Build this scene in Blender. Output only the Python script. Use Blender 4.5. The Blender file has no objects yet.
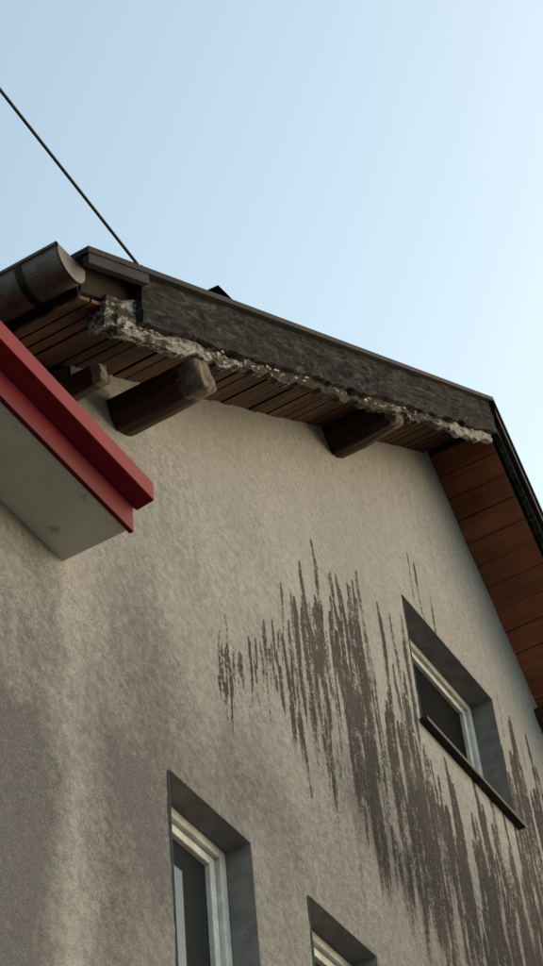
import bpy, bmesh, math, random
import numpy as np
from mathutils import Matrix, Vector
rng=np.random.default_rng(7); random.seed(7)
sc=bpy.context.scene
# ------------------------------------------------------------------ helpers
def empty(name):
    o=bpy.data.objects.new(name,None); sc.collection.objects.link(o); return o
def mesh(name,verts,faces,mat,parent=None,smooth=False):
    me=bpy.data.meshes.new(name); me.from_pydata([tuple(v) for v in verts],[],[tuple(f) for f in faces])
    me.update(); o=bpy.data.objects.new(name,me); sc.collection.objects.link(o)
    if mat: me.materials.append(mat)
    if parent: o.parent=parent
    if smooth: me.polygons.foreach_set('use_smooth',[True]*len(me.polygons))
    return o
def boxvf(x0,x1,y0,y1,z0,z1):
    v=[(x0,y0,z0),(x1,y0,z0),(x1,y1,z0),(x0,y1,z0),(x0,y0,z1),(x1,y0,z1),(x1,y1,z1),(x0,y1,z1)]
    f=[(0,3,2,1),(4,5,6,7),(0,1,5,4),(1,2,6,5),(2,3,7,6),(3,0,4,7)]
    return v,f
def boxes(name,lst,mat,parent=None,bevel=0):
    V=[];F=[]
    for b in lst:
        v,f=boxvf(*b); n=len(V); V+=v; F+=[tuple(i+n for i in q) for q in f]
    o=mesh(name,V,F,mat,parent)
    if bevel:
        m=o.modifiers.new('b','BEVEL'); m.width=bevel; m.segments=2; m.limit_method='ANGLE'
    return o
_rc={}
def _rt(seed):
    if seed not in _rc: _rc[seed]=np.random.default_rng(seed).random((256,256))
    return _rc[seed]
def vnoise(x,z,sx,sz,seed,oct=1):
    x=np.asarray(x,float); z=np.asarray(z,float)
    out=np.zeros(np.broadcast(x,z).shape); amp=1;tot=0
    for o in range(oct):
        r=_rt(seed+o*17)
        u=x/sx*(2**o)+37.3; w=z/sz*(2**o)+11.7
        i=np.floor(u).astype(int); j=np.floor(w).astype(int); fu=u-i; fw=w-j
        fu=fu*fu*(3-2*fu); fw=fw*fw*(3-2*fw)
        a=r[i%256,j%256];b=r[(i+1)%256,j%256];c=r[i%256,(j+1)%256];d=r[(i+1)%256,(j+1)%256]
        out=out+amp*((a*(1-fu)+b*fu)*(1-fw)+(c*(1-fu)+d*fu)*fw); tot+=amp; amp*=.5
    return out/tot
def sstep(a,b,x):
    t=np.clip((x-a)/(b-a),0,1); return t*t*(3-2*t)
# ------------------------------------------------------------------ node helpers
class M:
    def __init__(s,name):
        s.m=bpy.data.materials.new(name); s.m.use_nodes=True; s.n=s.m.node_tree.nodes; s.l=s.m.node_tree.links
        s.b=s.n['Principled BSDF']; s.tc=s.n.new('ShaderNodeTexCoord')
    def link(s,a,b): s.l.new(a,b)
    def setin(s,node,key,val):
        if hasattr(val,'is_output'): s.l.new(val,node.inputs[key])
        else: node.inputs[key].default_value=val
    def mapping(s,scale=(1,1,1),roty=None):
        src=s.tc.outputs['Object']
        if roty is not None:
            r=s.n.new('ShaderNodeMapping'); s.l.new(src,r.inputs[0]); r.inputs['Rotation'].default_value=(0,roty,0); src=r.outputs[0]
        n=s.n.new('ShaderNodeMapping'); s.l.new(src,n.inputs[0]); n.inputs['Scale'].default_value=scale
        return n.outputs[0]
    def noise(s,scale,detail=6,rough=.6,vec=None,dist=0):
        n=s.n.new('ShaderNodeTexNoise'); n.inputs['Scale'].default_value=scale; n.inputs['Detail'].default_value=detail
        n.inputs['Roughness'].default_value=rough; n.inputs['Distortion'].default_value=dist
        s.l.new(vec or s.tc.outputs['Object'],n.inputs['Vector']); return n.outputs['Fac']
    def ramp(s,fac,stops):
        n=s.n.new('ShaderNodeValToRGB'); e=n.color_ramp.elements
        while len(e)<len(stops): e.new(.5)
        for k,(p,c) in zip(e,stops):
            k.position=p; k.color=(c,c,c,1) if not hasattr(c,'__len__') else (*c,1)
        s.l.new(fac,n.inputs[0]); return n.outputs[0]
    def mix(s,fac,a,b,mode='MIX'):
        n=s.n.new('ShaderNodeMix'); n.data_type='RGBA'; n.blend_type=mode
        for k,v in ((0,fac),(6,a),(7,b)):
            if hasattr(v,'is_output'): s.l.new(v,n.inputs[k])
            elif k==0: n.inputs[0].default_value=v
            else: n.inputs[k].default_value=(*v,1)
        return n.outputs[2]
    def math(s,op,a,b=0.,clamp=False):
        n=s.n.new('ShaderNodeMath'); n.operation=op; n.use_clamp=clamp
        s.setin(n,0,a); s.setin(n,1,b); return n.outputs[0]
    def bump(s,h,strength=.5,dist=.01,prev=None):
        n=s.n.new('ShaderNodeBump'); n.inputs['Strength'].default_value=strength; n.inputs['Distance'].default_value=dist
        s.l.new(h,n.inputs['Height'])
        if prev: s.l.new(prev,n.inputs['Normal'])
        return n.outputs[0]
    def out(s,col,rough=.8,normal=None,metal=0,spec=None):
        s.setin(s.b,'Base Color',col if hasattr(col,'is_output') else (*col,1)); s.setin(s.b,'Roughness',rough)
        s.b.inputs['Metallic'].default_value=metal
        if spec is not None: s.b.inputs['Specular IOR Level'].default_value=spec
        if normal: s.l.new(normal,s.b.inputs['Normal'])
        return s.m
# ------------------------------------------------------------------ materials
def mat_plaster():
    m=M('weathered_plaster')
    at=m.n.new('ShaderNodeAttribute'); at.attribute_name='stain_light'
    sp=m.n.new('ShaderNodeSeparateColor'); m.link(at.outputs['Color'],sp.inputs[0])
    R,G,B=sp.outputs[0],sp.outputs[1],sp.outputs[2]
    fine=m.noise(120,5,.75); mid=m.noise(22,6,.65); big=m.noise(1.3,5,.6); vert=m.noise(9,5,.6,m.mapping((1.6,1,.18)))
    base=m.mix(m.ramp(big,[(.3,0),(.7,1)]),(.235,.232,.236),(.288,.284,.288))
    base=m.mix(m.math('MULTIPLY',m.ramp(vert,[(.4,0),(.7,1)]),.32),base,(.178,.176,.180))
    base=m.mix(m.math('MULTIPLY',m.ramp(mid,[(.42,0),(.62,1)]),.40),base,(.168,.167,.172))
    dn=m.math('ADD',m.math('MULTIPLY',m.math('ADD',mid,-.5),1.1),G)
    base=m.mix(m.math('MULTIPLY',m.ramp(dn,[(.1,0),(.95,1)]),.88),base,(.074,.075,.080))
    ln=m.math('ADD',m.math('MULTIPLY',m.math('ADD',m.noise(14,6,.7),-.5),1.4),B)
    base=m.mix(m.math('MULTIPLY',m.ramp(ln,[(.3,0),(1,1)]),.7),base,(.32,.32,.325))
    spk=m.noise(75,4,.7,m.mapping((1,1,.6)))
    sn=m.math('ADD',m.math('MULTIPLY',m.math('ADD',spk,-.5),2.1),R)
    rust=m.mix(m.ramp(m.noise(1.6,3,.5),[(.46,0),(.66,1)]),(.013,.013,.0135),(.033,.025,.024))
    base=m.mix(m.math('MULTIPLY',m.ramp(sn,[(.24,0),(.60,1)]),.88),base,rust)
    base=m.mix(m.ramp(fine,[(.32,.5),(.54,1),(.75,1.0)]),(0,0,0),base)
    base=m.mix(m.math('MULTIPLY',m.ramp(fine,[(.56,0),(.72,1)]),.28),base,(.38,.38,.385))
    h=m.math('ADD',m.math('MULTIPLY',fine,.7),m.math('MULTIPLY',mid,.7))
    nb=m.bump(h,.6,.010)
    nb=m.bump(R,.3,.008,nb)
    return m.out(base,.95,nb,spec=.03)
def mat_wood(name,c1,c2,pitch=None,grain=(30,1.2,30),dark=(.01,.008,.006),rough=.75):
    m=M(name)
    g=m.noise(1.0,8,.65,m.mapping(grain),.4)
    col=m.mix(m.ramp(g,[(.3,0),(.7,1)]),c1,c2)
    b=m.noise(3.5,4,.6)
    col=m.mix(m.math('MULTIPLY',m.ramp(b,[(.45,0),(.7,1)]),.55),col,dark)
    if pitch:
        sx=m.n.new('ShaderNodeSeparateXYZ'); m.link(m.tc.outputs['Object'],sx.inputs[0])
        q=m.math('FLOOR',m.math('DIVIDE',sx.outputs[0],pitch))
        w=m.n.new('ShaderNodeTexWhiteNoise'); w.noise_dimensions='1D'; m.link(q,w.inputs['W'])
        col=m.mix(m.math('MULTIPLY',w.outputs['Value'],.5),col,tuple(k*.35 for k in c1))
    return m.out(col,rough,m.bump(g,.6,.006),spec=.08)
TH=math.atan(.73)
def mat_barge():
    m=M('weathered_bargeboard')
    g=m.noise(1,9,.7,m.mapping((3,40,60),TH),.5); p=m.noise(1,8,.75,m.mapping((5,9,14),TH),.9); f=m.noise(110,4,.7)
    col=m.mix(m.ramp(g,[(.35,0),(.65,1)]),(.014,.013,.013),(.058,.057,.057))
    col=m.mix(m.math('MULTIPLY',m.ramp(p,[(.46,0),(.60,1)]),.88),col,(.008,.0075,.0078))
    q=m.noise(1,8,.78,m.mapping((6,9,20),TH),1.2)
    col=m.mix(m.math('MULTIPLY',m.ramp(q,[(.54,0),(.61,1)]),.6),col,(.12,.118,.118))
    col=m.mix(m.math('MULTIPLY',m.ramp(f,[(.6,0),(.72,1)]),.25),col,(.16,.155,.155))
    h=m.math('ADD',g,m.math('MULTIPLY',p,1.2))
    return m.out(col,.95,m.bump(h,1,.035),spec=.02)
def mat_flaky():
    m=M('peeling_paint_wood')
    a=m.noise(1,8,.75,m.mapping((5,12,18),TH),1.0); f=m.noise(38,6,.75,None,.5)
    sx=m.n.new('ShaderNodeSeparateXYZ'); m.link(m.tc.outputs['Object'],sx.inputs[0])
    bias=m.ramp(m.math('DIVIDE',m.math('ADD',sx.outputs[0],-4.),5.),[(.05,.50),(.14,.60),(.35,.38),(.75,.42),(.85,.78)])
    mask=m.math('ADD',m.math('ADD',m.math('MULTIPLY',a,.8),m.math('MULTIPLY',f,.3)),m.math('MULTIPLY',m.math('ADD',bias,-.5),.55))
    wood=m.mix(f,(.012,.010,.009),(.07,.058,.050))
    paint=m.mix(m.ramp(f,[(.35,0),(.65,1)]),(.08,.078,.078),(.34,.335,.34))
    col=m.mix(m.ramp(mask,[(.54,0),(.60,1)]),wood,paint)
    return m.out(col,.9,m.bump(mask,1,.03),spec=.03)
def mat_simple(name,c1,c2,scale=8,rough=.6,metal=0,bs=.3,spec=.4,dirt=None,thr=.6):
    m=M(name); n=m.noise(scale,7,.65); col=m.mix(m.ramp(n,[(.35,0),(.68,1)]),c1,c2)
    if dirt:
        d=m.noise(scale*4,6,.75); col=m.mix(m.ramp(d,[(thr,0),(thr+.06,1)]),col,dirt)
    return m.out(col,rough,m.bump(n,bs,.006),metal,spec)
PL=mat_plaster()
SLAT=mat_wood('soffit_slat_wood',(.040,.019,.012),(.10,.050,.032),pitch=.1)
SLATR=mat_wood('soffit_red_lit_wood',(.16,.052,.030),(.24,.086,.048),pitch=.1,dark=(.065,.025,.016))  # lit copy of the slat wood, warm light put into its colour
LOG=mat_wood('log_bark',(.016,.009,.007),(.050,.029,.022),grain=(25,2,25))
LOGEND=mat_simple('log_end_grain',(.045,.037,.031),(.14,.118,.10),22,.9,bs=1,spec=.03)
BARGE=mat_barge()
FLAKY=mat_flaky()
FLK=mat_simple('paint_flake',(.10,.096,.09),(.26,.25,.245),30,.8)
BLACK=mat_simple('black_roof_metal',(.005,.005,.006),(.014,.014,.015),6,.7,spec=.05)
DECK=mat_simple('dark_roof_deck',(.008,.006,.005),(.02,.015,.012),6,.9,spec=.05)
GUT=mat_simple('gutter_metal',(.030,.026,.025),(.085,.076,.072),9,.6,.2,.4,.25,(.04,.025,.018))
RED=mat_simple('red_painted_metal',(.105,.006,.011),(.150,.010,.018),5,.6,0,.15,.06,(.075,.007,.011))
REDD=mat_simple('dark_red_metal',(.062,.005,.009),(.09,.007,.012),5,.6,0,.15,.06,(.42,.40,.38),.66)
SOFF=mat_simple('canopy_soffit_plaster',(.36,.35,.31),(.49,.475,.425),2,.9,0,.6,.1,(.29,.28,.245))
WHITE=mat_simple('old_white_paint',(.42,.41,.41),(.64,.635,.63),14,.65,0,.4,.2,(.18,.165,.145))
INT=mat_simple('dark_interior',(.012,.012,.013),(.03,.03,.03),2,.9)
SILL=mat_simple('dark_sill',(.014,.013,.013),(.035,.032,.03),12,.6,spec=.05)
CAB=mat_simple('cable_sheath',(.03,.032,.035),(.05,.052,.055),10,.6,spec=.1)
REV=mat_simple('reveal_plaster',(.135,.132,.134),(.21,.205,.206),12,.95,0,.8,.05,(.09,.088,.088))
def mat_glass(name,k,kd=(.02,.022,.025)):
    m=M(name); n=m.noise(.8,2,.5)
    g=m.n.new('ShaderNodeBsdfGlossy'); g.inputs['Roughness'].default_value=.03; g.inputs['Color'].default_value=(.55,.76,1,1)
    m.link(m.bump(n,.05,.01),g.inputs['Normal'])
    d=m.n.new('ShaderNodeBsdfDiffuse'); d.inputs['Color'].default_value=(*kd,1)
    x=m.n.new('ShaderNodeMixShader'); x.inputs[0].default_value=k
    m.link(d.outputs[0],x.inputs[1]); m.link(g.outputs[0],x.inputs[2]); m.link(x.outputs[0],m.n['Material Output'].inputs[0])
    return m.m
GL1=mat_glass('window_glass',.032); GL2=mat_glass('window_glass_dim',.006,(.012,.012,.013))
# ------------------------------------------------------------------ dimensions
AX,AZ=8.8,11.34; SL,SR=.73,1.25; XL=3.985; XR=12.3
CX=4.6; CXR=11.7
def zt(x):
    x=np.asarray(x,float); return np.where(x<AX,AZ-SL*(AX-x),AZ-SR*(x-AX))
house=empty('gable_house')
wins=[(5.25,5.856,4.95,6.275),(6.325,6.925,4.95,6.277),(7.915,9.085,8.235,9.165)]
# ------------------------------------------------------------------ streaks, dirt and painted light
def stains_and_light(X,Z):
    R=np.zeros(X.shape)
    xs=X[:,0]; zs=Z[0,:]
    def streaks(n,xr,top,length,width,val,jit,seed):
        r=np.random.default_rng(seed)
        for k in range(n):
            x0=r.uniform(*xr); t=top(x0)+r.normal(0,jit)-abs(r.normal(0,jit*1.3)); L=r.uniform(*length); w=r.uniform(*width)*1.08; v=val*r.uniform(.6,1.15)
            i0,i1=np.searchsorted(xs,[x0-w*2,x0+w*2]); j0,j1=np.searchsorted(zs,[t-L,t])
            if i1<=i0 or j1<=j0: continue
            xx=X[i0:i1,j0:j1]; zz=Z[i0:i1,j0:j1]
            s=(t-zz)/L
            ww=w*(.45+.55*np.minimum(1,s*7.0))*np.minimum(1,(1-s)*3.5+.15)
            wob=.007*np.sin(zz*9+x0*50)+.012*(vnoise(xx*0+x0*17,zz,1,.12,210,2)-.5)
            g=np.clip(1.45-np.abs(xx-x0-wob)/ww,0,1)*v*(1-.3*s)*(.42+.95*vnoise(xx*0+x0*31,zz,1,.07,200,2))
            R[i0:i1,j0:j1]=np.maximum(R[i0:i1,j0:j1],g)
    def topA(x): return float(np.interp(x,[5.65,6.1,6.5,6.9,7.3,7.9,8.2],[7.25,7.65,8.15,8.5,8.75,8.75,8.8]))
    streaks(36,(5.68,6.3),lambda x:7.28+(x-5.7)*.55,(.12,.4),(.007,.014),.85,.08,1)
    streaks(34,(6.15,7.0),topA,(.15,.5),(.009,.017),.9,.16,21)
    streaks(46,(6.35,7.9),topA,(.5,1.2),(.012,.026),1.0,.16,2)
    streaks(40,(6.45,7.95),lambda x:topA(x)-.5,(.3,1.0),(.012,.028),.95,.3,3)
    streaks(80,(7.0,9.3),lambda x:8.0,(.3,1.1),(.014,.034),1.1,.2,4)
    streaks(76,(9.05,10.3),lambda x:9.0-(x-9.1)*.15,(.4,1.2),(.014,.036),1.1,.22,5)
    streaks(110,(7.6,10.2),lambda x:7.5,(.4,1.0),(.014,.032),1.05,.3,6)
    streaks(8,(5.9,6.2),lambda x:6.9,(.3,.6),(.008,.014),.5,.25,8)
    streaks(6,(8.1,8.4),lambda x:9.55,(.25,.5),(.010,.014),.75,.08,9)
    streaks(10,(8.5,9.5),lambda x:9.25,(.2,.4),(.010,.015),.8,.1,10)
    streaks(20,(5.85,7.2),lambda x:6.2,(.4,.9),(.01,.02),.4,.3,12)
    top=np.interp(X,[5.65,6.1,6.5,6.9,7.3,7.9,8.2,9.1,10],[7.0,7.2,7.6,7.9,8.1,8.1,8.0,8.1,8.2])
    mass=sstep(6.4,7.0,X)*sstep(0,.7,top-Z)
    bot=np.interp(X,[5.6,6.4,7.0,7.4,7.9,8.5],[6.7,6.95,6.85,6.7,6.45,6.2])+(vnoise(X,Z*0,.05,1,44,2)-.5)*.7
    fade=sstep(-.15,.2,Z-bot)
    n=vnoise(X,Z,.05,.42,40,3)
    R=np.maximum(R,mass*np.clip((n-.48+.06*sstep(7,7.8,X))*3.2,0,.85))*(.12+.88*fade)
    w1=(vnoise(X,Z,.4,.5,81,4)-.5)
    G=.55*sstep(8.6,5.8,Z+w1*1.2)+.12*sstep(.0,.5,vnoise(X,Z,.9,.6,50,4)-.3)
    G+=.32*np.exp(-(((X-5.04+w1*.2)/.14)**2+((Z-5.95+w1*.6)/.28)**2))
    G+=.5*sstep(4.62,4.35,X+w1*.25)*sstep(6.15,5.6,Z+w1*1.5)
    G+=.32*mass*fade
    G+=.28*sstep(.45,.8,vnoise(X,Z,.35,.7,60,4))*sstep(8.,6.5,Z)
    G-=.35*np.exp(-((X-4.66+w1*.1)/.13)**2)
    G-=.15*sstep(6.2,6.8,Z)*sstep(4.7,4.4,X)
    B=.45*np.exp(-((X-4.62+w1*.08)/.09)**2)*(.5+.7*vnoise(X,Z,.1,.3,70,3))+.2*sstep(10.6,11.2,Z+SL*(AX-X)*np.sign(AX-X)*.9)  # last term paints brighter light along the roof line into the plaster
    B+=.25*np.exp(-((X-4.45)/.2)**2)*sstep(6.0,6.5,Z)
    return np.stack([np.clip(R,0,1),np.clip(G,0,1),np.clip(B,0,1),np.ones_like(R)],-1)
def snap(a,vals):
    a=a.copy()
    for v in vals: a[np.argmin(abs(a-v))]=v
    return np.unique(a)
def wallgrid(name,xs,zs,topf,holes,parent):
    xs=snap(xs,[h[0] for h in holes]+[h[1] for h in holes]); zs=snap(zs,[h[2] for h in holes]+[h[3] for h in holes])
    X,Z=np.meshgrid(xs,zs,indexing='ij'); T=topf(X); Zc=np.minimum(Z,T)
    st=stains_and_light(X,Z)
    nx,nz=X.shape
    Yd=(vnoise(X,Z,.5,.5,90,3)-.5)*.012
    for h in holes:
        d=np.maximum(np.maximum(h[0]-X,X-h[1]),np.maximum(h[2]-Z,Z-h[3]))
        Yd=Yd+np.exp(-np.clip(d,0,1)/.010)*.012*(vnoise(X,Z,.05,.05,95,3))
    co=np.stack([X,Yd,Zc],-1).reshape(-1,3)
    I,J=np.meshgrid(np.arange(nx-1),np.arange(nz-1),indexing='ij')
    cx=(xs[:-1]+xs[1:])[:,None]/2+0*I; cz=(zs[:-1]+zs[1:])[None,:]/2+0*I
    keep=Z[:-1,:-1]<np.minimum(T[:-1,:-1],T[1:,:-1])-1e-4
    for h in holes: keep&=~((cx>h[0])&(cx<h[1])&(cz>h[2])&(cz<h[3]))
    a=(I*nz+J)[keep]; F=np.stack([a,a+nz,a+nz+1,a+1],-1)
    me=bpy.data.meshes.new(name); me.vertices.add(len(co)); me.vertices.foreach_set('co',co.ravel())
    me.loops.add(F.size); me.loops.foreach_set('vertex_index',F.ravel().astype(np.int32))
    me.polygons.add(len(F)); me.polygons.foreach_set('loop_start',np.arange(0,F.size,4,dtype=np.int32))
    me.polygons.foreach_set('loop_total',np.full(len(F),4,dtype=np.int32))
    ca=me.color_attributes.new('stain_light','FLOAT_COLOR','POINT'); ca.data.foreach_set('color',st.reshape(-1).astype(np.float32))
    me.update(calc_edges=True); me.validate(); me.materials.append(PL)
    me.polygons.foreach_set('use_smooth',[True]*len(me.polygons))
    o=bpy.data.objects.new(name,me); sc.collection.objects.link(o); o.parent=parent; return o
xs=np.concatenate([np.arange(CX,10.4,.009),np.arange(10.4,CXR+.01,.05)])
zs=np.concatenate([np.arange(0,4.6,.2),np.arange(4.6,11.3,.013)])
wallgrid('gable_wall',xs,zs,lambda x:zt(x)-.205,wins,house)
mesh('side_and_back_walls',[(CX,.012,0),(CX,8,0),(CX,8,float(zt(CX))-.21),(CX,.012,float(zt(CX))-.21),
  (CXR,.012,0),(CXR,8,0),(CXR,8,float(zt(CXR))-.21),(CXR,.012,float(zt(CXR))-.21),(AX,8,AZ-.21)],
  [(0,3,2,1),(4,5,6,7),(1,2,8,6,5)],PL,house)
# ------------------------------------------------------------------ windows
def window(name,w,depth,kind):
    x0,x1,z0,z1=w; e=empty(name); e.parent=house
    d=depth; q=-.004
    V=[(x0,q,z0),(x1,q,z0),(x1,q,z1),(x0,q,z1),(x0,.34,z0),(x1,.34,z0),(x1,.34,z1),(x0,.34,z1)]
    mesh('reveal',V,[(0,1,5,4),(1,2,6,5),(2,3,7,6),(3,0,4,7)],REV,e)
    fw=.05
    boxes('outer_frame',[(x0+.002,x0+fw,d,d+.06,z0+.002,z1-.002),(x1-fw,x1-.002,d,d+.06,z0+.002,z1-.002),(x0+fw,x1-fw,d,d+.06,z1-fw,z1-.002),(x0+fw,x1-fw,d,d+.06,z0+.002,z0+fw)],WHITE,e,.006)
    a0,a1,b0,b1=x0+fw+.004,x1-fw-.004,z0+fw+.004,z1-fw-.004; s=.042; d2=d+.022
    def sash(nm,a0,a1,gm):
        boxes(nm,[(a0,a0+s,d2,d2+.045,b0,b1),(a1-s,a1,d2,d2+.045,b0,b1),(a0+s,a1-s,d2,d2+.045,b1-s,b1),(a0+s,a1-s,d2,d2+.045,b0,b0+s)],WHITE,e,.005)
        boxes(nm+'_glass',[(a0+s,a1-s,d2+.025,d2+.03,b0+s,b1-s)],gm,e)
    sash('sash',a0,a1,GL1 if kind else GL2)
    boxes('dark_room_panel',[(x0-.01,x1+.01,.345,.36,z0-.01,z1+.01)],INT,e)  # flat dark panel, its colour stands for the unlit space behind
    boxes('sill',[(x0-.03,x1+.04,-.045,d-.002,z0-.022,z0+.006)],SILL,e,.004)
window('window_small',wins[0],.115,1); window('window_small.001',wins[1],.115,1); window('window_attic',wins[2],.14,0)
# ------------------------------------------------------------------ roof
def slab(name,xa,xb,ya,yb,o0,o1,mat,parent=house):
    V=[(xa,ya,zt(xa)-o1),(xb,ya,zt(xb)-o1),(xb,yb,zt(xb)-o1),(xa,yb,zt(xa)-o1),
       (xa,ya,zt(xa)-o0),(xb,ya,zt(xb)-o0),(xb,yb,zt(xb)-o0),(xa,yb,zt(xa)-o0)]
    return mesh(name,[(float(a),float(b),float(c)) for a,b,c in V],boxvf(0,1,0,1,0,1)[1],mat,parent)
slab('roof_covering_left',XL-.02,AX,-.53,8.5,0,.035,BLACK); slab('roof_covering_right',AX,XR,-.53,8.5,0,.035,BLACK)
slab('roof_deck_left',XL+.03,AX,-.44,8.45,.037,.2,DECK); slab('roof_deck_right',AX,XR-.05,-.44,8.45,.037,.2,DECK)
slab('verge_flashing',XL-.01,4.42,-.525,-.497,.038,.10,BLACK)
slab('verge_flashing_right',AX+.02,XR,-.52,-.49,.038,.13,BLACK)
def slats(name,xa,xb,mat,ybf,ww):
    V=[];F=[];x=xa;r=random.Random(3)
    while x<xb-.09:
        w=ww+r.uniform(-.004,.004); x1=x+w; o=.215+r.uniform(-.006,.007); yb=ybf(x); sk=r.uniform(-.006,.006)
        n=len(V)
        for (xx,yy,oo) in [(x,-.43,o+.02),(x1,-.43,o+.02),(x1+sk,yb,o+.02),(x+sk,yb,o+.02),(x,-.43,o),(x1,-.43,o),(x1+sk,yb,o),(x+sk,yb,o)]:
            V.append((xx,yy,float(zt(xx))-oo))
        F+=[tuple(i+n for i in q) for q in boxvf(0,1,0,1,0,1)[1]]
        x+=.1
    return mesh(name,V,F,mat,house)
slats('soffit_slats_left',4.03,AX,SLAT,lambda x:8.0 if x<4.5 else .01,.087)
slats('soffit_slats_right',AX+.02,XR-.1,SLATR,lambda x:.01 if x<CXR else 8,.094)
def rough_board(name,x0,x1,o0,o1,y0,y1,amp,mat,seed,ragged=0,nx=500,nf=12,thin=0):
    pr=[(y0,o0+(o1-o0)*k/nf) for k in range(nf+1)]+[(y0+(y1-y0)*k/3,o1) for k in (1,2,3)]+[(y1,o0+(o1-o0)*k/4) for k in (3,2,1,0)]
    P=len(pr); xs=np.linspace(x0,x1,nx)
    Y=np.array([a for a,b in pr])[None,:]; O=np.array([b for a,b in pr])[None,:]; Xg=xs[:,None]+0*Y
    rg=ragged*(vnoise(xs,0*xs,.12,1,seed+3,4)-.45)[:,None]*2-thin*sstep(5.0,6.5,xs)[:,None]
    fr=(O-o0)/(o1-o0)
    dn=amp*((vnoise(Xg,O+Y*2,.12,.05,seed,4)-.5)*2)
    Yv=Y-dn*np.where(Y==y0,1,.3); Zv=zt(Xg)-(O+rg*fr*fr)
    V=np.stack([Xg,Yv,Zv],-1).reshape(-1,3).tolist(); F=[]
    for i in range(1,nx):
        b=(i-1)*P
        for k in range(P):
            k2=(k+1)%P; F.append((b+k,b+k2,b+P+k2,b+P+k))
    F.append(tuple(range(P))); F.append(tuple(reversed(range((nx-1)*P,nx*P))))
    return mesh(name,V,F,mat,house)
rough_board('bargeboard',4.40,AX+.0,.04,.335,-.50,-.465,.014,BARGE,100,.035)
rough_board('bargeboard_right',AX+.001,XR-.02,.04,.2,-.488,-.45,.004,BARGE,110,.01)
rough_board('peeling_fascia',4.27,AX-.02,.235,.405,-.462,-.425,.022,FLAKY,120,.065,nx=900,thin=.010)
rough_board('rotten_rafter_end',4.20,4.60,.18,.36,-.45,-.36,.03,FLAKY,130,.08,nx=160)
V=[];F=[]; r=random.Random(5)
for k in range(70):
    u=r.random(); x=4.3+1.3*u*u if r.random()<.6 else r.uniform(5.2,AX-.1); o=r.uniform(.35,.40); s=r.uniform(.006,.014); y=-.474-r.uniform(0,.006)
    a=r.uniform(-.5,.2); z=float(zt(x))-o; n=len(V)
    for (u,w) in ((-1.8,-.8),(1.6,-.5),(2.0,.6),(-1.3,.9)):
        uu=(u*math.cos(a)-w*math.sin(a))*s*.9; wv=(u*math.sin(a)+w*math.cos(a))*s*.6
        V.append((x+uu,y-r.uniform(0,.012),z+wv+SL*uu))
    F.append((n,n+1,n+2,n+3))
mesh('paint_flakes',V,F,FLK,house)
def log(name,x,z,y0,y1,rad,seed,sq=0,taper=.8,end=.075):
    n=48; V=[];F=[]
    ys=np.concatenate([[y0,y0+.006,y0+.018],np.linspace(y0+.04,y1,22)])
    sc_=[.88,.95,.99]+[1]*22
    th=-math.atan(SL)*.9
    for y,s in zip(ys,sc_):
        s*=taper+(1-taper)*min(1,(y-y0)/.25)
        for k in range(n):
            a=2*math.pi*k/n; c,s_=math.cos(a),math.sin(a)
            q=1+sq*(min(1/max(abs(c),1e-3),1/max(abs(s_),1e-3))-1)
            rr=rad*s*q*(1+.24*(float(vnoise(c*1.5+3,s_*1.5+y*2,.8,.8,seed,3))-.5))
            px,pz=rr*c,rr*s_
            V.append((x+px*math.cos(th)+pz*math.sin(th),y+.02*float(vnoise(c*2,s_*2,.5,.5,seed+5)),z-px*math.sin(th)+pz*math.cos(th)))
    R=len(ys)
    for i in range(R-1):
        for k in range(n):
            F.append((i*n+k,(i+1)*n+k,(i+1)*n+(k+1)%n,i*n+(k+1)%n))
    F.append(tuple(range(n)))
    o=mesh(name,V,F,LOG,house,True); o.data.materials.append(LOGEND)
    for p in o.data.polygons:
        if len(p.vertices)>4 : p.material_index=1; p.use_smooth=False
        elif max(V[i][1] for i in p.vertices)<y0+end: p.material_index=1
    return o
log('purlin_timber',4.97,8.035,-.465,.05,.082,1,.7,.95,.12)
log('purlin_timber_middle',7.24,9.85,-.44,.05,.09,2,.95,.75)
log('purlin_timber_right',9.98,9.55,-.40,.05,.105,3,.6)
log('wall_plate_timber',4.42,7.64,-.30,7.9,.05,4,.8)
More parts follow.
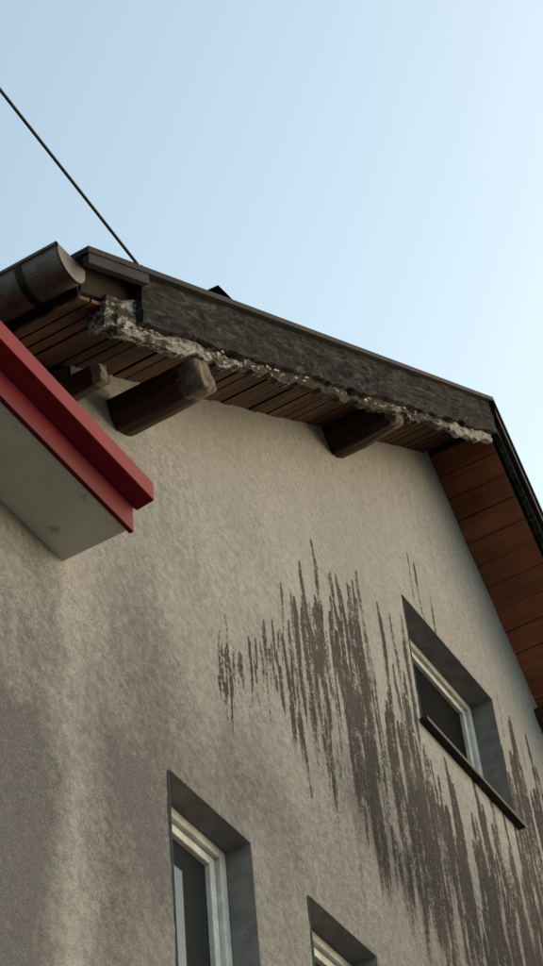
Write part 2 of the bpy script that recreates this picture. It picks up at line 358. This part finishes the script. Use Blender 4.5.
def gutter():
    V=[];F=[];n=16; cx,cz,rd=3.93,7.71,.092; y0,y1=-.47,8.4
    ring=[(cx+rd*math.cos(math.pi+math.pi*k/n),cz+rd*math.sin(math.pi+math.pi*k/n)) for k in range(n+1)]
    ring=[(cx-rd,cz+.02)]+ring+[(cx+rd,cz+.04)]
    inn=[(cx+(a-cx)*.95,cz+(b-cz)*.95) for a,b in ring]
    L=ring+inn[::-1]; P=len(L)
    for y in (y0,y1): V+=[(a,y,b) for a,b in L]
    for k in range(P): F.append((k,(k+1)%P,P+(k+1)%P,P+k))
    n0=len(V); m=len(ring)
    V+=[(a,y0-.004,b) for a,b in ring]+[(a,y0+.006,b) for a,b in ring]
    F.append(tuple(n0+k for k in range(m))); F.append(tuple(n0+m+k for k in reversed(range(m))))
    for k in range(m): F.append((n0+k,n0+(k+1)%m,n0+m+(k+1)%m,n0+m+k))
    mesh('eaves_gutter',V,F,GUT,house)
    V=[];F=[]
    for y in (y0,y1):
        for k in range(8):
            a=2*math.pi*k/8; V.append((cx-rd+.012*math.cos(a),y,cz+.02+.012*math.sin(a)))
    for k in range(8): F.append((k,(k+1)%8,8+(k+1)%8,8+k))
    mesh('gutter_bead',V,F,GUT,house)
    for yb in (-.3,.6,1.5):
        V=[];F=[]
        for y in (yb,yb+.03):
            V+=[(cx+(a-cx)*1.06,y,cz+(b-cz)*1.06) for a,b in ring]
            V+=[(cx+(a-cx)*1.0,y,cz+(b-cz)*1.0) for a,b in ring]
        q=2*m
        for k in range(m-1):
            F+=[(k,k+1,q+k+1,q+k),(k,m+k,m+k+1,k+1),(q+k,q+k+1,q+m+k+1,q+m+k)]
        mesh('gutter_bracket',V,F,BLACK,house)
gutter()
slab('eaves_board',XL+.037,XL+.055,-.44,8.3,.04,.24,BARGE)
V=[(5.52,-.2,8.9),(5.76,-.2,8.9),(5.76,.05,8.9),(5.52,.05,8.9),(5.54,-.18,9.33),(5.74,-.18,9.38),(5.74,.03,9.38),(5.54,.03,9.33),
   (5.50,-.24,9.33),(5.78,-.24,9.39),(5.78,.08,9.39),(5.50,.08,9.33),(5.60,-.08,9.48)]
V=[(x+.06,y,z+.08) for x,y,z in V]
mesh('roof_vent_cap',V,[(0,1,5,4),(1,2,6,5),(2,3,7,6),(3,0,4,7),(8,9,12),(9,10,12),(10,11,12),(11,8,12),(8,11,10,9)],BLACK,house)
# ------------------------------------------------------------------ annex with red trimmed roof edge
annex=empty('annex_building')
ztop=6.845
xs=np.concatenate([np.arange(-8,3.6,.2),np.arange(3.6,CX-.004,.009)]); xs=np.append(xs,CX)
zs=np.concatenate([np.arange(0,4.4,.2),np.arange(4.4,7.0,.013)])
wallgrid('annex_wall',xs,zs,lambda x:x*0+7.0,[],annex)
XA=-8
def prof(name,pts,mat,x1):
    n=len(pts); V=[(XA,y,z) for y,z in pts]+[(x1,y,z) for y,z in pts]
    F=[(k,(k+1)%n,n+(k+1)%n,n+k) for k in range(n)]+[tuple(reversed(range(n))),tuple(range(n,2*n))]
    o=mesh(name,V,F,mat,annex); b=o.modifiers.new('b','BEVEL'); b.width=.004; b.segments=2; return o
prof('canopy_slab',[(-.295,ztop),(.6,ztop),(.6,6.99),(-.295,6.99)],SOFF,4.55)
prof('lower_fascia',[(-.318,ztop-.012),(-.297,ztop-.012),(-.297,6.97),(-.318,6.97)],REDD,4.56)
prof('upper_fascia',[(-.40,6.975),(-.32,6.965),(-.25,7.055),(.6,7.18),(.6,7.20),(-.26,7.08),(-.40,7.072)],RED,4.585)
mesh('annex_back',[(XA,6,0),(CX-.01,6,0),(CX-.01,6,7.3),(XA,6,7.3),(XA,0.02,0),(XA,0.02,7)],[(0,1,2,3),(0,3,5,4)],PL,annex)
# ------------------------------------------------------------------ overhead cable
a=Vector((4.50,-.44,8.285)); dirv=Vector((-.98,.0,.085)); V=[];F=[];n=8;N=60
for i in range(N+1):
    t=24*i/N; p=a+dirv*t; p.z+=.0006*t*t
    for k in range(n):
        an=2*math.pi*k/n; V.append((p.x,p.y+.0075*math.cos(an),p.z+.0075*math.sin(an)))
    if i:
        b=(i-1)*n
        for k in range(n): F.append((b+k,b+(k+1)%n,b+n+(k+1)%n,b+n+k))
n0=len(V); v,f=boxvf(4.49,4.51,-.45,-.43,8.10,8.30); V+=v; F+=[tuple(i+n0 for i in q) for q in f]
mesh('overhead_cable',V,F,CAB,None,True)
# ------------------------------------------------------------------ ground
g=mat_simple('ground_grass',(.12,.125,.105),(.20,.197,.18),.6,.95,spec=.05)
mesh('ground',[(-400,-400,0),(400,-400,0),(400,400,0),(-400,400,0)],[(0,1,2,3)],g)
# ------------------------------------------------------------------ light
w=bpy.data.worlds.new('World'); sc.world=w; w.use_nodes=True
nt=w.node_tree; bg=nt.nodes['Background']; sky=nt.nodes.new('ShaderNodeTexSky'); sky.sky_type='NISHITA'; sky.sun_disc=False
az=math.radians(128); el=math.radians(28)
sky.sun_elevation=el; sky.sun_rotation=az; sky.air_density=1.0; sky.dust_density=1.6; sky.ozone_density=1.0
mx=nt.nodes.new('ShaderNodeMix'); mx.data_type='RGBA'; mx.blend_type='MULTIPLY'; mx.inputs[0].default_value=1; mx.clamp_result=False
mx.inputs[7].default_value=(3.5,3.15,2.3,1)
nt.links.new(sky.outputs[0],mx.inputs[6]); nt.links.new(mx.outputs[2],bg.inputs[0]); bg.inputs[1].default_value=.14
sd=bpy.data.lights.new('sun','SUN'); sd.energy=.5; sd.angle=math.radians(50); sd.color=(1,.98,.97)
so=bpy.data.objects.new('sun',sd); sc.collection.objects.link(so)
sv=Vector((math.sin(az)*math.cos(el),math.cos(az)*math.cos(el),math.sin(el)))
so.rotation_euler=sv.to_track_quat('Z','Y').to_euler()
# ------------------------------------------------------------------ camera
cd=bpy.data.cameras.new('camera'); co=bpy.data.objects.new('camera',cd); sc.collection.objects.link(co)
cd.sensor_fit='VERTICAL'; cd.sensor_height=24; cd.lens=24*1973/966; cd.clip_end=2000; cd.clip_start=.05
Rw=Matrix(((.5124,-.8554,-.0752),(-.584,-.4113,.6999),(-.6296,-.3147,-.7103)))
m=Rw.transposed().to_4x4(); m.translation=Vector((0,-3.2,1.6)); co.matrix_world=m
sc.camera=co
sc.view_settings.view_transform='Standard'; sc.view_settings.look='None'; sc.view_settings.exposure=0
